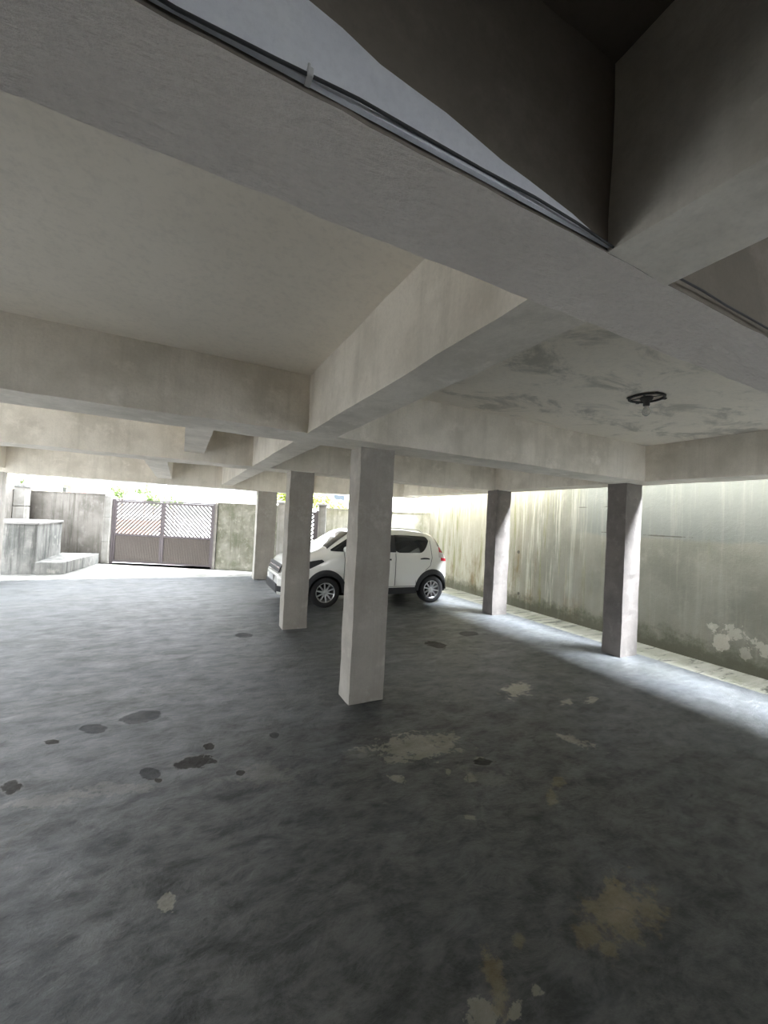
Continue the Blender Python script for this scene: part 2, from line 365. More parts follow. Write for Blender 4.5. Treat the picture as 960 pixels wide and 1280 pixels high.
def side_wall_mat():
    m, nt, p = new_mat('mouldy_side_wall')
    b = NB(nt)
    x, y, z = b.sep()
    c = b.mix(b.ramp(b.noise(1.1, 7, 0.6), 0.35, 0.68), (0.26, 0.255, 0.215), (0.19, 0.19, 0.155))
    c = b.mix(b.math('MULTIPLY', b.ramp(b.noise(3.2, 7, 0.7, offset=(1, 1, 1)), 0.5, 0.7), 0.5), c, (0.30, 0.295, 0.25))
    c = b.mix(b.ramp(y, 5.2, 7.5, 0.0, 0.6), c, (0.52, 0.49, 0.38))  # far end made paler, extra brightness put into the colour
    # bluish band on top, near end of the wall
    up = b.ramp(b.math('ADD', z, b.math('MULTIPLY', b.noise(3, 5, offset=(2, 6, 1)), 0.16)), 1.66, 1.74)
    near = b.ramp(y, 5.4, 4.6)
    c = b.mix(b.math('MULTIPLY', b.math('MULTIPLY', up, near), 0.7), c, (0.185, 0.20, 0.19))
    c = b.mix(b.ramp(y, 2.1, 0.8), c, (0.60, 0.61, 0.60))  # unseen near end made pale, added to bounce light onto the beam
    # vertical wash streaks, stronger far away
    s = b.noise(7.0, 7, 0.72, stretch=(1, 1.6, 0.07), offset=(0, 4, 2))
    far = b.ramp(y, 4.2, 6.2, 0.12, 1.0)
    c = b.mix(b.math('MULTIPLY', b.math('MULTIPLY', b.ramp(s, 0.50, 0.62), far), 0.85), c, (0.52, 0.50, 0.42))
    s2 = b.noise(5.4, 7, 0.7, stretch=(1, 1.5, 0.10), offset=(5, 1, 2))
    c = b.mix(b.math('MULTIPLY', b.math('MULTIPLY', b.ramp(s2, 0.52, 0.66), far), 0.75), c, (0.19, 0.20, 0.06))
    s3 = b.noise(1.5, 7, 0.7, stretch=(1, 1.0, 0.35), offset=(5, 7, 2))
    low = b.ramp(z, 1.9, 0.3)
    c = b.mix(b.math('MULTIPLY', b.math('MULTIPLY', b.ramp(s3, 0.50, 0.66), low), b.math('MULTIPLY', far, 0.8)), c, (0.18, 0.12, 0.045))
    # dark moss along the foot
    foot = b.ramp(b.math('ADD', z, b.math('MULTIPLY', b.noise(5, 7, 0.75, offset=(0, 2, 2)), -0.75)), -0.02, -0.30)
    c = b.mix(b.math('MULTIPLY', foot, 0.8), c, (0.085, 0.085, 0.055))
    # flaked white patches near the near pillar
    for (py, pz, ry, rz, amt) in ((2.77, 0.32, 0.10, 0.17, 1.0), (2.62, 0.44, 0.10, 0.10, .8), (2.30, 0.34, 0.13, 0.09, 0.8), (2.50, 0.22, 0.06, 0.09, .6), (2.83, 0.48, 0.07, 0.05, .9)):
        ddy = b.math('DIVIDE', b.math('SUBTRACT', y, py), ry)
        ddz = b.math('DIVIDE', b.math('SUBTRACT', z, pz), rz)
        r = b.math('SQRT', b.math('ADD', b.math('MULTIPLY', ddy, ddy), b.math('MULTIPLY', ddz, ddz)))
        v = b.math('SUBTRACT', 1.0, b.math('ADD', r, b.math('MULTIPLY', b.math('SUBTRACT', b.noise(9, 6, 0.7), 0.5), 4.5)))
        c = b.mix(b.math('MULTIPLY', b.ramp(v, 0.0, 0.22), amt * 0.75), c, (0.50, 0.47, 0.40))
    for (py, pz, ry, rz) in ((6.41, 1.15, .035, .035), (6.36, 0.27, .035, .035), (4.39, 2.11, 0.10, .012), (4.9, 2.1, .10, .008), (3.5, 1.66, 0.35, 0.012), (4.3, 1.67, 0.25, 0.010)):
        ddy = b.math('DIVIDE', b.math('SUBTRACT', y, py), ry)
        ddz = b.math('DIVIDE', b.math('SUBTRACT', z, pz), rz)
        r = b.math('SQRT', b.math('ADD', b.math('MULTIPLY', ddy, ddy), b.math('MULTIPLY', ddz, ddz)))
        c = b.mix(b.math('MULTIPLY', b.ramp(b.math('ADD', r, b.math('MULTIPLY', b.math('SUBTRACT', b.noise(9, 6, 0.7), 0.5), 2.0)), 1.1, 0.8), 0.8), c, (0.08, 0.075, 0.06))
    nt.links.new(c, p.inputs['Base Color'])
    p.inputs['Roughness'].default_value = 0.85
    nt.links.new(b.bump(b.math('ADD', b.noise(25, 7, 0.7), b.noise(5, 5)), 0.4, 0.012), p.inputs['Normal'])
    return m
M['side_wall'] = side_wall_mat()

def ceiling_stained():
    m, nt, p = new_mat('stained_ceiling')
    b = NB(nt)
    x, y, z = b.sep()
    c = b.mix(b.ramp(b.noise(0.8, 6, 0.6), 0.35, 0.7), (0.87, 0.81, 0.71), (0.79, 0.735, 0.64))
    right = b.ramp(x, 1.0, 2.0)
    s = b.noise(1.6, 8, 0.7, stretch=(1, 1.6, 1), dist=0.6, offset=(6, 2, 0))
    c = b.mix(b.math('MULTIPLY', b.math('MULTIPLY', b.ramp(s, 0.49, 0.64), right), 0.85), c, (0.46, 0.435, 0.375))
    c = b.mix(b.math('MULTIPLY', b.ramp(b.noise(30, 6, 0.7), 0.45, 0.7), 0.12), c, (0.25, 0.24, 0.22))
    nt.links.new(c, p.inputs['Base Color'])
    p.inputs['Roughness'].default_value = 0.9
    nt.links.new(b.bump(b.math('ADD', b.noise(30, 6, 0.6), b.noise(3, 5)), 0.15, 0.01), p.inputs['Normal'])
    return m
M['ceiling'] = ceiling_stained()

# ------------------------------------------------------------------ mesh helpers
class MB:
    def __init__(self):
        self.v = []; self.f = []
    def add(self, vs, fs):
        o = len(self.v)
        self.v += [tuple(p) for p in vs]
        self.f += [tuple(o + i for i in f) for f in fs]
    def box(self, x0, x1, y0, y1, z0, z1, rot=None, org=None):
        vs = [Vector((x, y, z)) for z in (z0, z1) for (x, y) in ((x0, y0), (x1, y0), (x1, y1), (x0, y1))]
        if rot: vs = [rot @ p for p in vs]
        if org: vs = [p + Vector(org) for p in vs]
        self.add(vs, [(0, 3, 2, 1), (4, 5, 6, 7), (0, 1, 5, 4), (1, 2, 6, 5), (2, 3, 7, 6), (3, 0, 4, 7)])
        return self
    def rough_box(self, x0, x1, y0, y1, z0, z1, step=0.06, amp=0.006, seed=0):
        """box with subdivided skin whose vertices wander a little, like hand-plastered concrete"""
        def seg(a, b): return max(1, int(round((b - a) / step)))
        nx, ny, nz = seg(x0, x1), seg(y0, y1), seg(z0, z1)
        idx = {}
        def vid(i, j, k):
            key = (i, j, k)
            if key not in idx:
                p = Vector((x0 + (x1 - x0) * i / nx, y0 + (y1 - y0) * j / ny, z0 + (z1 - z0) * k / nz))
                nv = noise.noise_vector(p * 3.1 + Vector((seed, 0, 0))) * amp * (1.3 if amp > .0046 else .5) + noise.noise_vector(p * 14 + Vector((0, seed, 0))) * amp * 0.8
                idx[key] = len(self.v)
                self.v.append(tuple(p + nv))
            return idx[key]
        for i in range(nx):
            for j in range(ny):
                self.f.append((vid(i, j, 0), vid(i, j + 1, 0), vid(i + 1, j + 1, 0), vid(i + 1, j, 0)))
                self.f.append((vid(i, j, nz), vid(i + 1, j, nz), vid(i + 1, j + 1, nz), vid(i, j + 1, nz)))
        for i in range(nx):
            for k in range(nz):
                self.f.append((vid(i, 0, k), vid(i + 1, 0, k), vid(i + 1, 0, k + 1), vid(i, 0, k + 1)))
                self.f.append((vid(i, ny, k), vid(i, ny, k + 1), vid(i + 1, ny, k + 1), vid(i + 1, ny, k)))
        for j in range(ny):
            for k in range(nz):
                self.f.append((vid(0, j, k), vid(0, j, k + 1), vid(0, j + 1, k + 1), vid(0, j + 1, k)))
                self.f.append((vid(nx, j, k), vid(nx, j + 1, k), vid(nx, j + 1, k + 1), vid(nx, j, k + 1)))
        return self
    def tube(self, pts, r, seg=8, closed=False):
        pts = [Vector(p) for p in pts]
        n = len(pts); rings = []
        rr = r if isinstance(r, (list, tuple)) else [r] * n
        for i, p in enumerate(pts):
            a = pts[i - 1] if (i > 0 or closed) else pts[i]
            c = pts[(i + 1) % n] if (i < n - 1 or closed) else pts[i]
            t = (c - a).normalized()
            ref = Vector((0, 0, 1)) if abs(t.z) < 0.9 else Vector((1, 0, 0))
            s = t.cross(ref).normalized(); u = s.cross(t)
            rings.append([p + rr[i] * (math.cos(2 * math.pi * k / seg) * s + math.sin(2 * math.pi * k / seg) * u) for k in range(seg)])
        vs = [q for g in rings for q in g]; fs = []
        m = n if closed else n - 1
        for i in range(m):
            for k in range(seg):
                a = i * seg + k; b2 = i * seg + (k + 1) % seg
                c = ((i + 1) % n) * seg + (k + 1) % seg; d = ((i + 1) % n) * seg + k
                fs.append((a, d, c, b2))
        if not closed:
            fs.append(tuple(range(seg))); fs.append(tuple((n - 1) * seg + k for k in reversed(range(seg))))
        self.add(vs, fs); return self
    def lathe(self, prof, axis='Z', org=(0, 0, 0), seg=32):
        """prof: (radius, height) pairs"""
        vs = []; fs = []
        for r, h in prof:
            for k in range(seg):
                a = 2 * math.pi * k / seg
                c, s = r * math.cos(a), r * math.sin(a)
                p = {'Z': (c, s, h), 'Y': (c, h, s)}[axis]
                vs.append(Vector(p) + Vector(org))
        for i in range(len(prof) - 1):
            for k in range(seg):
                a = i * seg + k; b2 = i * seg + (k + 1) % seg
                f = (a, b2, b2 + seg, a + seg)
                fs.append(f if axis == 'Z' else f[::-1])
        self.add(vs, fs); return self
    def build(self, name, mat, parent=None, smooth=False, bevel=0.0, solid=0.0):
        me = bpy.data.meshes.new(name)
        me.from_pydata(self.v, [], self.f)
        bm = bmesh.new(); bm.from_mesh(me)
        bmesh.ops.recalc_face_normals(bm, faces=bm.faces)
        bm.to_mesh(me); bm.free()
        me.materials.append(mat)
        if smooth:
            for p in me.polygons: p.use_smooth = True
        o = bpy.data.objects.new(name, me)
        COL.objects.link(o)
        if solid:
            md = o.modifiers.new('solid', 'SOLIDIFY'); md.thickness = solid; md.offset = 0
        if bevel:
            md = o.modifiers.new('bevel', 'BEVEL'); md.width = bevel; md.segments = 2; md.limit_method = 'ANGLE'
        if parent: o.parent = parent
        return o

def tag(o, label=None, cat=None, group=None, kind=None):
    if label: o['label'] = label
    if cat: o['category'] = cat
    if group: o['group'] = group
    if kind: o['kind'] = kind
    return o

def empty(name, loc, rz=0.0):
    o = bpy.data.objects.new(name, None)
    COL.objects.link(o)
    o.location = loc; o.rotation_euler = (0, 0, rz)
    o.empty_display_size = 0.2
    return o

def struct(o, label, cat): return tag(o, label, cat, kind='structure')

# ------------------------------------------------------------------ ground, floor, walls
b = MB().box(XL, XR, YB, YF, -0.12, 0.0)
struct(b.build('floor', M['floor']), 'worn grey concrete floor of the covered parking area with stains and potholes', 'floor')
b = MB()
g0 = -0.03
b.add([(-4.5, YF, g0), (WALL_X, YF - 1.5 + 0.0, g0), (WALL_X, 9.7, g0), (-4.5, 16.1, g0)], [(0, 1, 2, 3)])
b = MB()
pA = W0 + U * -7.5; pB = W0 + U * 9.59
b.add([(-9, YF, g0), (XR, YF, g0), (XR, pB.y + .7 * .552, g0), (pA.x, pA.y, g0), (-9, pA.y, g0)], [(0, 1, 2, 3, 4)])
struct(b.build('floor_yard', M['yard']), 'pale cracked concrete yard between the covered parking and the street gate', 'ground')
b = MB().box(-9.0, XL, YB, YF, -0.2, g0)
struct(b.build('floor_added_side_yard', M['bounce_ground']), 'pale unseen ground outside the open left side, added to bounce light in', 'ground')
b = MB().box(XR, WALL_X + .3, YB, 10.6, -0.2, -0.025)
struct(b.build('floor_gutter', M['gutter']), 'yellowish concrete gutter strip running along the foot of the mouldy side wall', 'ground')
b = MB().box(-70, 70, 0.15, 90, -0.35, -0.06, rot=Matrix.Rotation(STREET_ANG, 3, 'Z'), org=W0)
struct(b.build('street', M['street']), 'pale street surface beyond the slatted gate', 'street')

SIDE_WALL_H = 3.6
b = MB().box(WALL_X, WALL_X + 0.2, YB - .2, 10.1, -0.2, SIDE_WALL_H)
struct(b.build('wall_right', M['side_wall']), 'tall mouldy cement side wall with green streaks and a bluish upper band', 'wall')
b = MB().box(XL, 1.0, YB - 0.2, YB, -0.2, 3.2)
b.box(1.0, 5.3, YB - .2, YB, -.2, 1.35).box(1.0, 5.3, YB - .2, YB, 2.25, 3.2).box(5.3, WALL_X, YB - .2, YB, -.2, 3.2)  # opening added in the unseen wall to light the near beam
struct(b.build('wall_back', M['bare']), 'plain cement back wall of the covered parking with a long opening added for light', 'wall')
b = MB().box(XL, XL + .15, YB, 2.2, -0.2, SOF)
struct(b.build('wall_left', M['bare']), 'plain cement wall closing the inner left end of the covered parking', 'wall')
# left boundary wall
lc = W0 + U * -2.75
LEFT_X = -8.2
b = MB().box(lc.x - 0.2, lc.x, 13.2, lc.y, -0.2, 2.06)
b.box(LEFT_X, lc.x, 13.0, 13.2, -0.2, 2.06)
b.box(LEFT_X - .2, LEFT_X, YB, 13.2, -0.2, 2.06)
struct(b.build('wall_left', M['street_wall']), 'low stained boundary wall behind the grey cistern box', 'wall')
# street wall: left of gate, between gate and small gate, right of the small gate
def along(mb, u0, u1, v0, v1, z0, z1):
    mb.box(u0, u1, v0, v1, z0, z1, rot=Matrix.Rotation(STREET_ANG, 3, 'Z'), org=W0)
    return mb
b = along(MB(), -2.75, -0.17, 0, 0.16, -0.2, 2.03)
along(b, -2.75, -0.17, -0.02, 0.18, 2.03, 2.06)
struct(b.build('wall_street', M['street_wall']), 'stained street wall between the cistern corner and the double gate', 'wall')
b = along(MB(), 3.31, 5.10, 0, 0.16, -0.2, 1.93)
along(b, 3.31, 5.10, -0.02, 0.18, 1.93, 1.96)
struct(b.build('wall_street', M['mossy_wall']), 'mossy street wall between the double gate and the narrow pedestrian gate', 'wall')
b = along(MB(), 6.56, 9.70, 0, 0.16, -0.2, 1.93)
along(b, 6.56, 9.70, -0.02, 0.18, 1.93, 1.96)
struct(b.build('wall_street', M['pale_wall']), 'patched street wall behind the white car, right of the pedestrian gate', 'wall')

# piers
def pier(u0, u1, h, label, grooves=(), cap=False, m='cement_pier'):
    t = empty('gate_pier', W0 + U * ((u0 + u1) / 2), STREET_ANG)
    w = (u1 - u0) / 2
    mb = MB(); zs = [-0.03] + list(grooves) + [h]
    for i in range(len(zs) - 1):
        mb.box(-w, w, -0.05, 0.2, zs[i] + (0.008 if i else 0), zs[i + 1] - (0.008 if i < len(zs) - 2 else 0))
        if i < len(zs) - 2: mb.box(-w + .012, w - .012, -0.04, 0.19, zs[i + 1] - .009, zs[i + 1] + .009)
    mb.build('shaft', M[m], t, bevel=0.008)
    if cap: MB().box(-w - .04, w + .04, -.09, .24, h, h + .05).build('cap', M['coping'], t, bevel=.008)
    tag(t, label, 'pier')
pier(-0.16, 0.05, 2.0, 'cement gate pier with block joints at the end of the wall beside the cistern step', (0.62, 1.36))
pier(3.23, 3.285, 1.95, 'narrow cement gate pier where the double gate meets the mossy wall', (1.3,), m='street_wall')
pier(5.12, 5.36, 2.02, 'pale gate pier with cap seen just beside the far pillar', (), True)
pier(6.33, 6.55, 2.02, 'pale gate pier with cap rising behind the car bonnet', (), True)
t = empty('corner_pier', (lc.x + .13, lc.y - 0.55, 0), 0)
mb = MB(); mb.box(-.12, .14, -.25, .25, -.03, 1.55); mb.box(-.11, .13, -.24, .24, 1.55, 1.58); mb.box(-.12, .14, -.25, .25, 1.58, 2.12)
mb.build('shaft', M['cement_pier'], t, bevel=.01)
MB().box(-.12, .18, -.28, .28, 2.12, 2.2).build('cap', M['planter'], t, bevel=.01)
tag(t, 'weathered corner pier with dark cap above the grey cistern box', 'pier')

# ------------------------------------------------------------------ building shell
b = MB().box(XL, XR, YB, 0.70, SLAB, 3.0)
struct(b.build('ceiling', M['shaded_slab']), 'concrete ceiling slab of the bay overhead with shade painted dark', 'ceiling')
def slab_prism(y0, z0, z1):
    # the plan is cut off at the front right corner, where the slanting street wall comes close
    pl = [(XL, y0), (XR, y0), (XR, 9.75), (3.1, YF), (XL, YF)]
    m_ = MB(); k = len(pl)
    m_.add([(x, y, z) for z in (z0, z1) for x, y in pl],
           [tuple(reversed(range(k))), tuple(range(k, 2 * k))] + [(i, (i + 1) % k, k + (i + 1) % k, k + i) for i in range(k)])
    return m_
b = slab_prism(0.70, SLAB, 3.0)
struct(b.build('ceiling', M['ceiling']), 'stained plastered concrete ceiling slab over the parking floor', 'ceiling')
BUILD_TOP = 24.0  # unseen storeys, height set to shade the yard
b = slab_prism(YB, 3.0, BUILD_TOP)
struct(b.build('wall_unseen_upper', M['upper']), 'unseen upper storey block on the parking ceiling, tall to shade the yard', 'wall')

BX = [(-2.25, -2.0, SOF), (0.62, 0.86, SOF), (3.15, 3.60, SOF), (5.95, 6.40, SOF), (10.70, 11.15, 2.28)]
bnames = ['hidden ceiling beam behind the viewpoint', 'roughcast ceiling beam crossing overhead from upper left, carrying a thin cable',
          'wide ceiling beam resting over the nearest freestanding pillar', 'ceiling beam in front of the white car, second across the hall',
          'outermost ceiling beam facing the yard and gate']
for i, (y0, y1, z) in enumerate(BX):
    near = i == 1
    mb = MB()
    if near: mb.rough_box(XL, 5.35, y0, y1, z, SLAB + .02, step=0.05, amp=0.0045, seed=3)
    else: mb.rough_box(XL + .0, 5.35 if i < 4 else 3.2, y0, y1, z, SLAB + .02, step=0.12, amp=0.005, seed=i)
    o = mb.build('ceiling_beam', M['rough_beam' if near else 'beam'])
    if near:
        # the side towards the near bay gets the darker colour standing for shade
        o.data.materials.append(M['shaded_slab'])
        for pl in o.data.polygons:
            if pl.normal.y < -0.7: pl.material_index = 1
    struct(o, bnames[i], 'beam')
segs = [(YB, -2.25), (-2.0, 0.62), (0.86, 3.15), (3.60, 5.95), (6.40, 10.70)]
def ybeam(x0, x1, z, label, ss, amp=.005, seed=7):
    mb = MB()
    for a, c in ss: mb.rough_box(x0, x1, a, c, z, SLAB + .02, step=0.12, amp=amp, seed=seed)
    struct(mb.build('ceiling_beam', M['beam']), label, 'beam')
ybeam(0.87, 1.12, SOF, 'long ceiling beam running towards the gate left of the freestanding pillars', segs)
ybeam(0.0, 0.24, 2.47, 'shallow ceiling rib seen as a pale stub beyond the wide cross beam', segs[3:4])
ybeam(-0.52, -0.22, 2.40, 'ceiling rib above the double gate between the two outer cross beams', segs[4:])
ybeam(5.35, 5.80, SOF, 'edge ceiling beam over the row of pillars by the mouldy wall', [(YB, 9.5)])
ybeam(XL, XL + .4, SOF, 'edge ceiling beam along the open left side', [(YB, -2.25)] + segs[1:])
mb = MB(); dv_ = Vector((5.8 - 3.2, 9.72 - 11.15, 0)); ln = dv_.length
mb.box(0, ln, 0, .30, SOF - .02, SLAB + .01, rot=Matrix.Rotation(math.atan2(dv_.y, dv_.x), 3, 'Z'), org=(3.2, 10.84, 0))
struct(mb.build('ceiling_beam', M['beam']), 'slanting edge ceiling beam over the far right corner behind the car', 'beam')

# pillars
PIL = [
 (1.45, 1.80, 3.40, 3.65, SOF, 'nearest freestanding plastered pillar standing in front of the white car'),
 (1.43, 1.79, 5.97, 6.22, SOF, 'plastered pillar directly left of and behind the nearest one, covering the car nose'),
 (5.38, 5.73, 3.40, 3.67, SOF, 'dark faced pillar by the mouldy wall, the one closest to the ceiling lamp'),
 (5.32, 5.67, 5.84, 6.11, SOF, 'thinner looking pillar by the mouldy wall, behind the tail of the white car'),
 (1.76, 2.24, 10.73, 11.0, 2.28, 'wide pillar at the yard edge right of the double gate'),
 (-3.60, -3.25, 10.75, 11.0, 2.28, 'pillar at the yard edge beside the grey cistern box'),
]
for x0, x1, y0, y1, z, lab in PIL:
    cx, cy = (x0 + x1) / 2, (y0 + y1) / 2
    mb = MB().rough_box(x0 - cx, x1 - cx, y0 - cy, y1 - cy, -0.003, z + 0.01, step=0.07, amp=0.005, seed=cx * 3 + cy)
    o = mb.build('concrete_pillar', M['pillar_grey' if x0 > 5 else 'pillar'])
    o.location = (cx, cy, 0)
    tag(o, lab, 'pillar', 'plastered pillars of the covered parking', kind='thing')

# thin pale sheet added as light on the lower part of the roughcast beam, tapering out at the beam crossing
mb = MB(); n = 60; vs = []
for i in range(n + 1):
    x = -3.2 + (0.868 + 3.2) * i / n
    top = 2.372 + (0.868 - x) * 0.165 + 0.009 * noise.noise(Vector((x * 5, 0, 0))) + 0.010 * noise.noise(Vector((x * 22, 3, 0)))
    top = min(max(top, 2.374), SLAB - .02)
    for y, z in ((0.616, 2.366), (0.608, 2.368), (0.608, top - .006), (0.616, top)): vs.append((x, y, z))
fs = [tuple(i * 4 + q for q in (k, (k + 1) % 4)) + tuple((i + 1) * 4 + q for q in ((k + 1) % 4, k)) for i in range(n) for k in range(4)]
fs += [(0, 1, 2, 3), tuple(n * 4 + q for q in (3, 2, 1, 0))]
mb.add(vs, fs)
struct(mb.build('light_wedge_1', M['pale_wedge']), 'pale bluish wedge of painted light along the foot of the roughcast beam side', 'plaster')

# cable and clip along the roughcast beam
pts = []
for i in range(40):
    x = -1.6 + i * 0.13
    pts.append((x, 0.602 + 0.004 * math.sin(i * 1.7), 2.370 + 0.006 * math.sin(i * 0.9)))
t = empty('electric_cable', (0, 0, 0))
MB().tube(pts, 0.0028, 8).build('sheath', M['cable'], t, smooth=True)
for cxp in (0.14, -0.9, 1.9):
    mb = MB().box(cxp - .005, cxp + .005, .596, .617, 2.364, 2.378)
    mb.box(cxp - .0025, cxp + .0025, .606, .617, 2.378, 2.394)
    mb.build('clip', M['clip'], t, bevel=.002)
tag(t, 'thin dark cable clipped along the edge of the roughcast ceiling beam', 'cable')

# ceiling lamp: open ring with central holder and bare bulb
t = empty('ceiling_lamp', (3.38, 2.0, SLAB))
mb = MB(); R = 0.125
mb.lathe([(R - .010, -0.004), (R - .012, -0.014), (R - .002, -0.020), (R + .008, -0.016), (R + .010, -0.005), (R - .010, -0.004)], seg=40)
mb.build('ring', M['iron'], t, smooth=True)
mb = MB()
for k in range(2):
    mb = MB().box(-0.006, 0.006, -R + .008, R - .008, -0.010, -0.005, rot=Matrix.Rotation(k * math.pi / 2 + 0.3, 3, 'Z'))
    mb.build('bracket', M['iron'], t)
for k in range(4):
    mb = MB().box(-0.012, 0.012, R - .004, R + .026, -0.018, -0.008, rot=Matrix.Rotation(k * math.pi / 2 + 1.0, 3, 'Z'))
    mb.build('fixing_tab', M['iron'], t)
mb = MB().lathe([(0.0, -0.002), (0.046, -0.004), (0.048, -0.016), (0.040, -0.030), (0.024, -0.038), (0.024, -0.075), (0.0, -0.075)], seg=28)
mb.build('lamp_holder', M['iron'], t, smooth=True)
mb = MB().lathe([(0.014, -0.075), (0.016, -0.085), (0.029, -0.112), (0.031, -0.128), (0.024, -0.148), (0.010, -0.158), (0.0, -0.160)], seg=24)
mb.build('bulb', M['bulb'], t, smooth=True)
tag(t, 'dark iron ring ceiling lamp with a bare unlit bulb', 'lamp')

# ------------------------------------------------------------------ double gate
def chevron(mb, x0, x1, z0, z1, sgn, pitch, w, y0, y1):
    """diagonal slats clipped to a rectangle; sgn=+1 rises with x"""
    H = z1 - z0
    k = x0 - H - pitch
    while k < x1 + H + pitch:
        poly = [(k, z0), (k + w, z0), (k + w + H, z1), (k + H, z1)]
        if sgn < 0: poly = [(x0 + x1 - p, z) for p, z in poly][::-1]
        for axis, lim, keep in ((0, x0, 1), (0, x1, -1)):
            out = []
            for i in range(len(poly)):
                p, q = poly[i], poly[(i + 1) % len(poly)]
                pi, qi = (p[0] - lim) * keep >= 0, (q[0] - lim) * keep >= 0
                if pi: out.append(p)
                if pi != qi:
                    tt = (lim - p[0]) / (q[0] - p[0]); out.append((lim, p[1] + tt * (q[1] - p[1])))
            poly = out
            if not poly: break
        if len(poly) >= 3:
            n = len(poly)
            vs = [(p, y0, z) for p, z in poly] + [(p, y1, z) for p, z in poly]
            fs = [tuple(range(n)), tuple(range(2 * n - 1, n - 1, -1))] + [(i, (i + 1) % n, n + (i + 1) % n, n + i) for i in range(n)]
            mb.add(vs, fs)
        k += pitch

def gate_leaf(parent, u0, u1, top, mid, sgn, handle_at=None):
    lf = MB(); fw = 0.055
    lf.box(u0, u0 + fw, -.02, .02, .03, top); lf.box(u1 - fw, u1, -.02, .02, .03, top)
    lf.box(u0 + fw, u1 - fw, -.02, .02, top - fw, top); lf.box(u0 + fw, u1 - fw, -.02, .02, mid - .03, mid + .03)
    lf.box(u0 + fw, u1 - fw, -.02, .02, .03, .08)
    leaf = lf.build('gate_leaf', M['gate'], parent)
    s = MB(); chevron(s, u0 + fw, u1 - fw, mid + .03, top - fw, sgn, 0.118, 0.060, -.013, .013)
    s.build('diagonal_slats', M['slat'], leaf)
    pnl = MB(); n = int((u1 - u0 - 2 * fw) / .036)
    w = (u1 - u0 - 2 * fw) / n
    vs = []; fs = []
    for i in range(n * 2 + 1):
        x = u0 + fw + i * w / 2; y = -.008 if i % 2 else .008
        vs += [(x, y, .08), (x, y, mid - .03)]
    fs = [(2 * i, 2 * i + 2, 2 * i + 3, 2 * i + 1) for i in range(n * 2)]
    pnl.add(vs, fs)
    pnl.build('ribbed_panel', M['gate_panel'], leaf, solid=.004)
    if handle_at:
        MB().box(handle_at - .05, handle_at + .05, -.045, -.02, 1.0, 1.05).build('latch', M['gate'], leaf, bevel=.004)
    return leaf
t = empty('double_gate', W0 + U * 0.11 + UN * 0.05, STREET_ANG)
gate_leaf(t, 0.02, 1.50, 1.88, 0.86, +1, 1.45)
gate_leaf(t, 1.515, 3.04, 1.88, 0.86, -1)
MB().box(-.05, .015, -.035, .035, -.03, 1.92).build('gate_post', M['gate'], t, bevel=.004)
MB().box(3.045, 3.11, -.035, .035, -.03, 1.92).build('gate_post', M['gate'], t, bevel=.004)
MB().box(.015, 3.045, -.02, .02, 1.885, 1.92).build('top_rail', M['gate'], t)
tag(t, 'double steel gate with chevron slats above ribbed brown panels', 'gate')

t = empty('pedestrian_gate', W0 + U * 5.38 + UN * 0.05, STREET_ANG)
gate_leaf(t, 0.02, 0.86, 1.82, 0.50, +1)
MB().box(.865, .93, -.03, .03, -.03, 1.86).build('gate_post', M['gate'], t, bevel=.004)
tag(t, 'narrow slatted pedestrian gate glimpsed above the car bonnet', 'gate')

# ------------------------------------------------------------------ cistern box with step
t = empty('cistern_box', (-3.05, 12.4, 0))
MB().rough_box(-1.1, 0.0, 0.0, 2.25, -.03, 1.17, .12, .006, 2).build('body', M['planter'], t)
MB().rough_box(-1.14, 0.035, -0.03, 2.28, 1.17, 1.215, .12, .005, 4).build('lid', M['coping'], t)
tag(t, 'tall grey streaked concrete cistern box with pale lid at the yard corner', 'cistern')
t = MB()
t.add([(-3.04, 12.34, -.03), (-2.50, 12.30, -.03), (-2.10, 14.55, -.03), (-3.04, 14.75, -.03),
       (-3.04, 12.34, .27), (-2.50, 12.30, .27), (-2.10, 14.55, .27), (-3.04, 14.75, .27)],
      [(0, 3, 2, 1), (4, 5, 6, 7), (0, 1, 5, 4), (1, 2, 6, 5), (2, 3, 7, 6), (3, 0, 4, 7)])
o = t.build('concrete_step', M['planter'], bevel=.015)
tag(o, 'low concrete step running along the foot of the grey cistern box', 'step')

# ------------------------------------------------------------------ white hatchback
def interp(x, pts):
    return float(np.interp(x, [p[0] for p in pts], [p[1] for p in pts]))
def smooth_tab(pts, n=400):
    xs = np.linspace(pts[0][0], pts[-1][0], n)
    ys = np.interp(xs, [p[0] for p in pts], [p[1] for p in pts])
    k = np.hanning(15); k /= k.sum()
    yp = np.pad(ys, 7, mode='edge')
    ys2 = np.convolve(yp, k, 'valid')
    return xs, ys2
ZR = smooth_tab([(0, .60), (.03, .74), (.08, .83), (.18, .90), (.40, .97), (.60, 1.03), (.74, 1.075), (.80, 1.11), (1.05, 1.27), (1.30, 1.42), (1.45, 1.465), (1.7, 1.495),
                 (2.1, 1.51), (2.6, 1.50), (3.0, 1.465), (3.18, 1.43), (3.25, 1.36), (3.35, 1.18), (3.44, 1.07), (3.51, .97), (3.555, .80), (3.575, .60)])
WW = smooth_tab([(0, .54), (.03, .62), (.08, .69), (.15, .74), (.28, .785), (.5, .80), (.8, .81), (2.8, .81), (3.1, .805), (3.3, .79), (3.42, .765), (3.5, .72), (3.55, .64), (3.575, .56)])
def zr(x): return float(np.interp(x, *ZR))
def ww(x): return float(np.interp(x, *WW))
ZB = 0.25
WCX = (0.80, 3.11); WR = 0.285; AR = 0.345
def tum(z):
    if z < .55: return .965 + .035 * max(0, (z - .25)) / .30
    if z < .92: return 1.0
    return 1.0 - 0.21 * ((z - .92) / .58) ** 1.15
def nexp(x): return 7.0 if x < .8 else (7.0 + min(1, (x - .8) / .5) * 5)
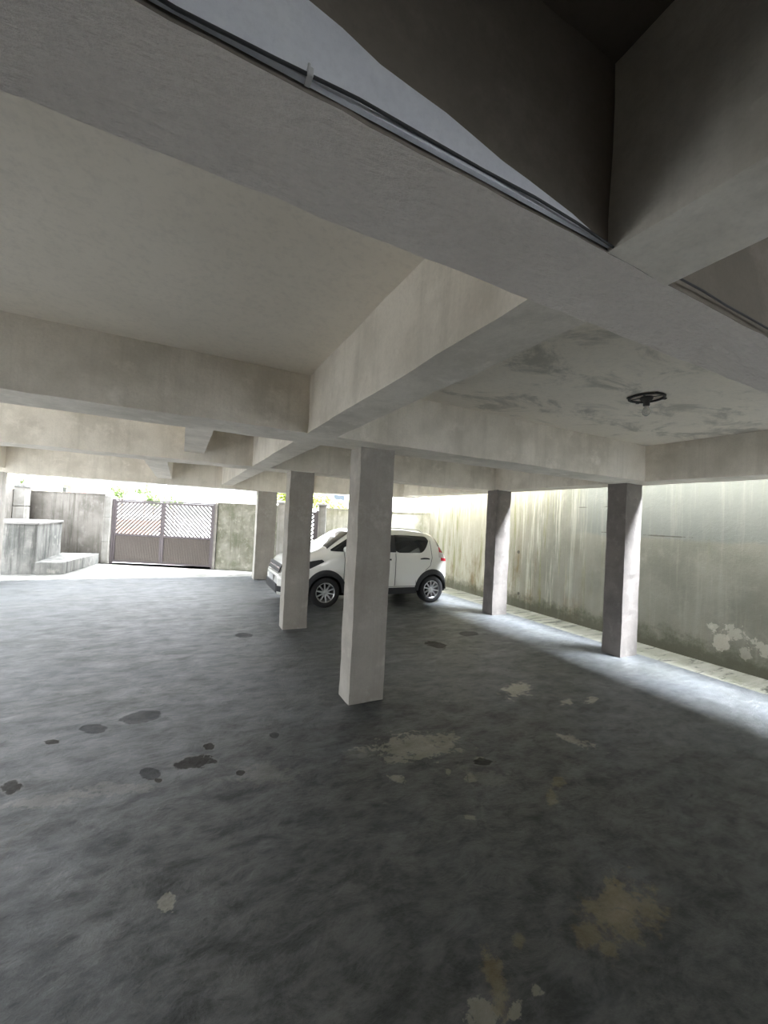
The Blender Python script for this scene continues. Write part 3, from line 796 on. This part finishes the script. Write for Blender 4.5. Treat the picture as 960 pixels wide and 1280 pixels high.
def side(x, z):
    s = min(max((z - ZB) / (zr(x) - ZB), 0), .9999); n = nexp(x)
    return ww(x) * tum(z) * (1 - s ** n) ** (1 / n)
def ztop(x, y):
    n = nexp(x); z = zr(x)
    for _ in range(6):
        q = min(abs(y) / (ww(x) * tum(z)), .999)
        z = ZB + (zr(x) - ZB) * (1 - q ** n) ** (1 / n)
    return z
def z0f(x):
    z = ZB + (0.06 if .45 < x < 3.4 else 0)
    for c in WCX:
        d = abs(x - c)
        if d < AR: z = max(z, WR + math.sqrt(AR * AR - d * d))
    return z

car = empty('hatchback_car', (1.70, 7.99, 0), math.radians(-1.5))
xs = sorted(set([round(v, 4) for v in list(np.linspace(0, .3, 16)) + list(np.linspace(.3, 3.2, 120)) + list(np.linspace(3.2, 3.575, 30))]))
NS, NT = 16, 12
mb = MB(); ring = []
for x in xs:
    n = nexp(x); zt = zr(x); sc = 0.5 ** (1 / n); a0 = (z0f(x) - ZB) / (zt - ZB)
    a0 = min(a0, sc * .98); row = []
    for i in range(NS):
        s = a0 + (sc - a0) * i / NS
        z = ZB + (zt - ZB) * s
        row.append((ww(x) * tum(z) * (1 - s ** n) ** (1 / n), z))
    for i in range(NT + 1):
        q = sc * (1 - i / NT)
        z = ZB + (zt - ZB) * (1 - q ** n) ** (1 / n)
        row.append((q * ww(x) * tum(z), z))
    full = [(x, -y, z) for y, z in row] + [(x, y, z) for y, z in row[-2::-1]]
    ring.append(full)
L = len(ring[0]); vs = [p for r in ring for p in r]; fs = []
for i in range(len(ring) - 1):
    for k in range(L - 1):
        a = i * L + k
        fs.append((a, a + 1, a + L + 1, a + L))
fs.append(tuple(range(L))); fs.append(tuple((len(ring) - 1) * L + k for k in reversed(range(L))))
mb.add(vs, fs)
body = mb.build('body', M['car'], car, smooth=True)

def side_patch(xa, xb, lo, hi, sg, off=.006, nx=24, nz=8, mb=None):
    mb = mb or MB(); vs = []; fs = []
    for i in range(nx + 1):
        x = xa + (xb - xa) * i / nx; l, h = lo(x), hi(x)
        for j in range(nz + 1):
            z = l + (h - l) * j / nz
            vs.append((x, sg * (side(x, z) + off), z))
    for i in range(nx):
        for j in range(nz):
            a = i * (nz + 1) + j
            fs.append((a, a + 1, a + nz + 2, a + nz + 1))
    mb.add(vs, fs); return mb
def side_line(pts, sg, r=.004, off=.0):
    return MB().tube([(x, sg * (side(x, z) + off), z) for x, z in pts], r, 6)
def top_patch(xa, xb, yf, off=.006, nx=12, ny=20):
    mb = MB(); vs = []; fs = []
    for i in range(nx + 1):
        x = xa + (xb - xa) * i / nx; w = yf(x)
        sl = (zr(min(x + .02, 3.57)) - zr(max(x - .02, 0))) / .04; nl = math.hypot(1, sl)
        for j in range(ny + 1):
            y = -w + 2 * w * j / ny
            vs.append((x - sl / nl * off, y, ztop(x, y) + off / nl))
    for i in range(nx):
        for j in range(ny):
            a = i * (ny + 1) + j; fs.append((a, a + 1, a + ny + 2, a + ny + 1))
    mb.add(vs, fs); return mb

top_patch(.83, 1.30, lambda x: .66 - .10 * (x - .83) / .47).build('windscreen', M['glass'], car, smooth=True)
top_patch(3.215, 3.37, lambda x: .56).build('rear_window', M['glass'], car, smooth=True)
# door with windows, both sides
belt = lambda x: 1.045 - .02 * (2.3 - x) * .3
for sg in (-1, 1):
    hiF = lambda x: min(max(zr(x) - .075, loF(x) + .004), 1.395)
    loF = lambda x: 1.050 + max(0, (1.12 - x)) * .04
    fd = MB()
    side_patch(1.16, 2.13, lambda x: .37, lambda x: max(belt(x) - .02, .5), sg, .004, mb=fd)
    d1 = fd.build('front_door', M['car'], car, smooth=True)
    side_patch(.88, 2.10, loF, hiF, sg, .008, 40).build('window_glass', M['glass'], d1, smooth=True)
    side_patch(1.98, 2.12, lambda x: .895, lambda x: .925, sg, .022, 6, 2).build('handle', M['black_plastic'], d1, solid=.02)
    rd = MB()
    side_patch(2.245, 3.06, lambda x: .37 if x < 2.73 else WR + math.sqrt(max(0, .42 ** 2 - (x - WCX[1]) ** 2)), lambda x: belt(x) - .02, sg, .004, mb=rd)
    d2 = rd.build('rear_door', M['car'], car, smooth=True)
    hiR = lambda x: 1.395 - (.03 * max(0, x - 2.55) + 1.6 * max(0, x - 2.90) ** 2 + 14 * max(0, x - 2.97) ** 2)
    loR = lambda x: 1.045 + 4.5 * max(0, x - 2.80) ** 2 + 0.6 * max(0, 2.30 - x)
    side_patch(2.22, 3.03, loR, hiR, sg, .008).build('window_glass', M['glass'], d2, smooth=True)
    side_patch(2.80, 3.01, lambda x: .915 - .25 * (x - 2.9) ** 2, lambda x: .948 - 1.2 * abs(x - 2.9) ** 2, sg, .022, 8, 2).build('handle', M['black_plastic'], d2, solid=.02)
    # door gaps
    tr = MB()
    for pts in ([(2.235, .38), (2.235, 1.03)], [(1.14, .45), (1.15, .9), (1.13, 1.04)], [(3.075, 1.3), (3.09, .95), (3.05, .78), (2.93, .68)],
                [(2.73, .36), (2.72, .48)], [(1.15, .365), (2.72, .365)], [(2.9, .70), (2.6, .60), (2.3, .52)]):
        if pts[0][0] == 2.9: continue
        dense = []
        for (xa, za), (xb, zb_) in zip(pts[:-1], pts[1:]):
            for q in np.linspace(0, 1, 7): dense.append((xa + (xb - xa) * q, za + (zb_ - za) * q))
        p3 = [(x, sg * (side(x, z) + .002), z) for x, z in dense]
        tr.tube(p3, .0045, 6)
    tr.build('door_gap', M['dark_void'], car)
    # B pillar strip between the windows
    side_patch(2.09, 2.24, lambda x: 1.05, lambda x: 1.39, sg, .009, 4, 6).build('window_post', M['black_plastic'], car, smooth=True)
    # black plastic wheel arches
    for ci, c in enumerate(WCX):
        mb = MB(); vs = []; fs = []; na = 40
        a_lo = -math.radians(2)
        for i in range(na + 1):
            a = a_lo + (math.pi - 2 * a_lo) * i / na
            bulge = .055 + .02 * math.sin(a) ** 2
            for j, (r, off) in enumerate(((AR - .02, -.02), (AR - .02, .028), (AR + .02, .03), (AR + bulge, .020), (AR + bulge + .004, -.02))):
                x = c + r * math.cos(a); z = max(WR + r * math.sin(a), .24)
                xx = min(max(x, 0.01), 3.57)
                vs.append((x, sg * (max(side(xx, min(z, 0.9)), .60) + off), z))
        for i in range(na):
            for j in range(4):
                a = i * 5 + j; fs.append((a, a + 1, a + 6, a + 5))
        mb.add(vs, fs)
        mb.build('arch_trim', M['black_plastic'], car, smooth=False, solid=.006)
        # inner wheel housing
        mb = MB(); vs = []; fs = []
        for i in range(na + 1):
            a = math.pi * i / na
            for yy in (.52, .80):
                vs.append((c + (AR + .004) * math.cos(a), sg * yy, WR + (AR + .004) * math.sin(a)))
        for i in range(na): fs.append((2 * i, 2 * i + 1, 2 * i + 3, 2 * i + 2))
        cidx = len(vs); vs.append((c, sg * .52, WR))
        for i in range(na): fs.append((cidx, 2 * i, 2 * i + 2))
        mb.add(vs, fs); mb.build('wheel_housing', M['dark_void'], car)
    # sill
    side_patch(1.17, 2.74, lambda x: .215, lambda x: .345, sg, .016, 20, 3).build('sill_trim', M['black_plastic'], car, solid=.012)
    # mirror
    mm = MB()
    for i in range(7):
        pass
    mm.lathe([(0, -.09), (.05, -.085), (.075, -.05), (.08, 0), (.075, .05), (.05, .085), (0, .09)], axis='Y', org=(0, 0, 0), seg=16)
    mo = mm.build('door_mirror', M['car'], car, smooth=True)
    mo.scale = (.55, 1, .75); mo.location = (1.13, sg * .90, 1.10)
    # tail lamp: red, clear, red
    tl = side_patch(3.26, 3.44, lambda x: .955 - (x - 3.26) * .15, lambda x: 1.065 - (x - 3.26) * .15, sg, .010, 8, 4).build('tail_lamp', M['tail_clear'], car, smooth=True)
    side_patch(3.275, 3.385, lambda x: 1.065 - (x - 3.26) * .15, lambda x: min(1.17 - (x - 3.285) * .3, zr(x) - .03), sg, .011, 8, 4).build('red_lens', M['tail_red'], tl, smooth=True)
    side_patch(3.31, 3.47, lambda x: .885 - (x - 3.31) * .1, lambda x: .952 - (x - 3.31) * .15, sg, .011, 8, 4).build('red_lens', M['tail_red'], tl, smooth=True)
    # dark glass corner above the tail lamp
    side_patch(3.215, 3.335, lambda x: max(1.17, 1.375 - (x - 3.20) * 3.0), lambda x: max(min(1.385 - (x - 3.2) * .6, zr(x) - .03), 1.172), sg, .010, 8, 5).build('corner_glass', M['glass'], car, smooth=True)
    # headlamp wedge wrapping onto the wing
    hl = side_patch(.10, .74, lambda x: .66 + (x - .10) * .20 + max(0, x - .5) * .28, lambda x: .80 + (x - .10) * .17 if x < .70 else .902 - (x - .70) * .6, sg, .010, 16, 5).build('headlamp', M['black_plastic'], car, smooth=True)
    side_patch(.13, .36, lambda x: .735 + (x - .1) * .22, lambda x: .79 + (x - .1) * .13, sg, .016, 8, 3).build('lens', M['tail_clear'], hl, smooth=True)

# nose details
def winv(y):
    return float(np.interp(abs(y), WW[1][:60], WW[0][:60])) if abs(y) > WW[1][0] else 0.0
zinc = ZR[1][:100]
def zinv(z):
    return float(np.interp(z, zinc, ZR[0][:100])) if z > zinc[0] else 0.0
def nose(y0, y1, z0, z1, off, ny=16, nz=4, shape=None):
    mb = MB(); vs = []; fs = []
    for i in range(ny + 1):
        y = y0 + (y1 - y0) * i / ny
        za, zb_ = (z0, z1) if shape is None else shape(y)
        for j in range(nz + 1):
            z = za + (zb_ - za) * j / nz
            vs.append((max(winv(y), zinv(z)) - off, y, z))
    for i in range(ny):
        for j in range(nz):
            a = i * (nz + 1) + j; fs.append((a, a + 1, a + nz + 2, a + nz + 1))
    mb.add(vs, fs); return mb
fb = nose(-.72, .72, .24, .60, .035).build('front_bumper', M['car'], car, smooth=True, solid=.02)
nose(-.50, .50, .27, .42, .055).build('lower_grille', M['black_plastic'], fb, solid=.02)
nose(-.22, .22, .45, .56, .065, 6, 2).build('number_plate', M['plate'], fb, solid=.01)
for s in (-1, 1):
    nose(min(s * .52, s * .68), max(s * .52, s * .68), .30, .40, .055, 6, 3).build('fog_lamp', M['black_plastic'], fb, solid=.015)
gr = nose(-.52, .52, .63, .78, .02).build('grille', M['black_plastic'], car, solid=.02)
nose(-.50, .50, .70, .72, .035, 16, 1).build('chrome_bar', M['chrome'], gr, solid=.01)
rb = MB(); vs = []; fs = []
for i in range(25):
    y = -.74 + 1.48 * i / 24
    xr = 3.585 - .17 * (abs(y) / .74) ** 5
    for z in (.24, .34, .46, .56): vs.append((xr + (.02 if z < .5 else 0), y, z))
for i in range(24):
    for j in range(3):
        a = i * 4 + j; fs.append((a, a + 1, a + 5, a + 4))
rb.add(vs, fs)
rb.build('rear_bumper', M['black_plastic'], car, smooth=True, solid=.02)
MB().box(.35, 3.40, -.55, .55, .17, .40).build('underbody', M['dark_void'], car, bevel=.04)
# antenna and roof rails
for s in (-1, 1):
    MB().tube([(1.55, s * .53, 1.47), (1.62, s * .535, 1.51), (2.3, s * .545, 1.535), (2.9, s * .535, 1.51), (3.0, s * .53, 1.45)], .011, 8).build('roof_rail', M['car'], car, smooth=True)

def wheel(x, sg):
    w = bpy.data.objects.new('wheel', None); COL.objects.link(w); w.parent = car
    w.location = (x, sg * .71, WR)
    d = sg
    prof = [(.185, -.085), (.20, -.095), (.262, -.092), (.280, -.075), (.285, -.04), (.285, .04), (.280, .075), (.262, .092), (.20, .095), (.185, .085), (.185, -.085)]
    MB().lathe(prof, 'Y', seg=48).build('tyre', M['tyre'], w, smooth=True)
    rim = MB().lathe([(.186, -.08 * d), (.186, .085 * d), (.178, .088 * d), (.170, .080 * d), (.166, .02 * d), (.150, -.03 * d), (.15, -.08 * d)], 'Y', seg=48)
    for k in range(10):
        a = 2 * math.pi * (k + .5) / 10 + 0.1
        c, s = math.cos(a), math.sin(a)
        for (r0, r1, w0, w1, y0, y1) in ((.03, .172, .017, .011, .070, .078),):
            vs = []
            for r, ww_, yy in ((r0, w0, y0), (r1, w1, y1)):
                for sd, dep in ((-1, 0), (1, 0), (1, -.025), (-1, -.025)):
                    vs.append((c * r - s * sd * ww_, (yy + dep) * d, s * r + c * sd * ww_))
            rim.add(vs, [(0, 1, 2, 3), (4, 7, 6, 5), (0, 4, 5, 1), (1, 5, 6, 2), (2, 6, 7, 3), (3, 7, 4, 0)])
    rim.build('alloy_rim', M['rim'], w)
    MB().lathe([(0, .079 * d), (.028, .079 * d), (.034, .072 * d), (.034, .04 * d), (0, .04 * d)], 'Y', seg=20).build('hub_cap', M['rim'], w, smooth=True)
    MB().lathe([(0, -.02 * d), (.15, -.02 * d), (.15, -.035 * d), (0, -.035 * d)], 'Y', seg=32).build('brake_disc', M['dark_void'], w)
for x in WCX:
    for sg in (-1, 1): wheel(x, sg)
tag(car, 'small white hatchback with black wheel arches parked behind the pillars', 'car')

# ------------------------------------------------------------------ beyond the street wall
def house(loc, rz, w, d, h, wall, roof, roof_h, label, windows=(), roof_over=.3, gable=True):
    t = empty('house', loc, rz)
    MB().box(-w / 2, w / 2, 0, d, -.1, h).build('house_wall', M[wall], t)
    if roof:
        ro = MB(); x = w / 2 + roof_over
        if gable:
            vs = [(-x, -roof_over, h), (x, -roof_over, h), (x, d + roof_over, h), (-x, d + roof_over, h), (-x, d / 2, h + roof_h), (x, d / 2, h + roof_h)]
            ro.add(vs, [(0, 1, 5, 4), (2, 3, 4, 5), (0, 4, 3), (1, 2, 5), (0, 3, 2, 1)])
        else:
            vs = [(-x, -roof_over, h), (x, -roof_over, h), (x, d, h), (-x, d, h), (-x, -roof_over, h + .12), (x, -roof_over, h + .12), (x, d, h + roof_h), (-x, d, h + roof_h)]
            ro.add(vs, [(0, 3, 2, 1), (4, 5, 6, 7), (0, 1, 5, 4), (1, 2, 6, 5), (2, 3, 7, 6), (3, 0, 4, 7)])
        ro.build('house_roof', M[roof], t)
    for (x0, x1, z0, z1) in windows:
        f = MB().box(x0 - .05, x1 + .05, -.05, .02, z0 - .05, z1 + .05).build('window', M['white_house'], t)
        MB().box(x0, x1, -.06, -.03, z0, z1).build('pane', M['window_dark'], f)
    tag(t, label, 'house')
house((-10.6, 30, -.06), STREET_ANG * .5, 3.4, 6, 5.2, 'cream', None, 0, 'cream rendered house rising over the wall next to the yard edge pillar', [(-1.0, -.2, 2.2, 3.2)])
house((-8.15, 38, -.06), STREET_ANG * .3, 1.3, 3.5, 3.15, 'red_wall', 'roof_grey', .9, 'house with dark roof and red wall strip seen over the street wall', [(.1, .4, 2.4, 3.0)])
house((-7.3, 47, -.06), STREET_ANG * .3, 2.0, 3, 3.3, 'white_house', 'roof_tile', .45, 'white house with low pink tiled roof beyond the street wall', [(-.1, .5, 2.4, 2.9)])
house((-2.9, 31, -.06), STREET_ANG * .4, 2.2, 3, 0.95, 'brown_house', 'roof_grey', .25, 'low reddish brown outbuilding seen through the gate slats')
house((3.35, 20.5, -.06), STREET_ANG, 1.6, 3, 2.2, 'white_house', 'roof_grey', .55, 'small white gabled house beside the far wide pillar')
house((8.3, 21, -.06), STREET_ANG, 3.0, 3, 3.6, 'white_house', None, 0, 'white house behind the yellow green tree', [(-.8, -.2, 2.2, 3.0)])

def pole(loc, h, r, label, arm=False):
    t = empty('utility_pole', loc)
    MB().tube([(0, 0, 0), (0, 0, h)], [r, r * .8], 10).build('shaft', M['wood_pole'], t, smooth=True)
    if arm:
        MB().box(-.9, .9, -.05, .05, h - .5, h - .38).build('cross_arm', M['wood_pole'], t)
    tag(t, label, 'pole')
pole((-5.8, 22, -.06), 7, .035, 'slim pole between the cream house and the red walled house')
pole((-4.61, 24, -.06), 8, .09, 'grey utility pole left of the pink roofed house', True)
pole((-0.78, 30, -.06), 9, .10, 'thick utility pole above the middle of the double gate', True)
pole((-0.50, 30.5, -.06), 4.6, .04, 'slim post just right of the thick pole over the gate')
pole((-0.21, 29, -.06), 3.1, .05, 'short slanting post above the right gate leaf')

def tree(loc, h, r, n, mat, label, size=.09, cat='tree', seed=0, flat=.7):
    rg = random.Random(seed)
    t = empty('garden_tree', loc)
    mb = MB().tube([(0, 0, 0), (.03, 0, h * .4), (-.02, .02, h * .75)], [.09 * r, .07 * r, .04 * r], 8)
    for k in range(5):
        a = k * 1.26
        mb.tube([(0, 0, h * .45), (math.cos(a) * r * .5, math.sin(a) * r * .5, h * .8)], [.04 * r, .02 * r], 6)
    mb.build('trunk', M['trunk'], t)
    cl = [(rg.uniform(-.6, .6) * r, rg.uniform(-.6, .6) * r, h - r * flat + rg.uniform(-.5, .5) * r * flat, rg.uniform(.3, .5) * r) for _ in range(9)]
    lf = MB()
    for i in range(n):
        cx, cy, cz, cr = rg.choice(cl)
        v = Vector((rg.gauss(0, 1), rg.gauss(0, 1), rg.gauss(0, .8))).normalized() * cr * rg.uniform(.6, 1.05)
        c = Vector((cx, cy, cz)) + v
        a = Vector((rg.gauss(0, 1), rg.gauss(0, 1), rg.gauss(0, 1))).normalized(); bb = a.orthogonal().normalized()
        s = size * rg.uniform(.6, 1.3)
        lf.add([c - a * s, c + bb * s * .45, c + a * s, c - bb * s * .45], [(0, 1, 2, 3)])
    lf.build('foliage', M[mat], t)
    tag(t, label, cat)
tree((-5.1, 46, -.06), 3.9, 1.0, 900, 'foliage', 'distant tree crown just right of the pink roofed house', .13, seed=1)
tree((-3.0, 43, -.06), 4.0, .9, 900, 'foliage', 'distant tree crown above the left leaf of the double gate', .13, seed=2)
tree((-1.9, 36, -.06), 2.9, .7, 700, 'foliage', 'low distant tree left of the thick utility pole', .12, seed=3)
tree((-0.55, 36.5, -.06), 2.9, .8, 700, 'foliage', 'low distant tree right behind the thick utility pole', .12, seed=4)
tree((3.75, 16.2, -.06), 2.95, .55, 1400, 'foliage_yellow', 'yellow green tree peeping beside the far wide pillar', .07, seed=5)
tree((5.25, 16.0, -.06), 2.85, .65, 1600, 'foliage_yellow', 'yellow green tree above the pale pier behind the car', .07, seed=6)
tree((6.6, 17.5, -.06), 2.75, .7, 1600, 'foliage_yellow', 'lower yellow green shrub tree above the patched street wall', .07, seed=7)
# small plant rooted on the corner pier
t = empty('wall_plant', (lc.x + .12, lc.y - 0.6, 2.19))
mb = MB()
for k in range(9):
    a = k * .7; l = .16 + .05 * (k % 3)
    d = Vector((math.cos(a) * .5, math.sin(a) * .5, .9)).normalized() * l; s = Vector((-math.sin(a), math.cos(a), 0)) * .02
    mb.add([(0, 0, 0), d * .5 + s, d, d * .5 - s], [(0, 1, 2, 3)])
mb.build('leaves', M['plant_leaf'], t)
tag(t, 'small wild plant sprouting on the dark capped corner pier', 'plant')
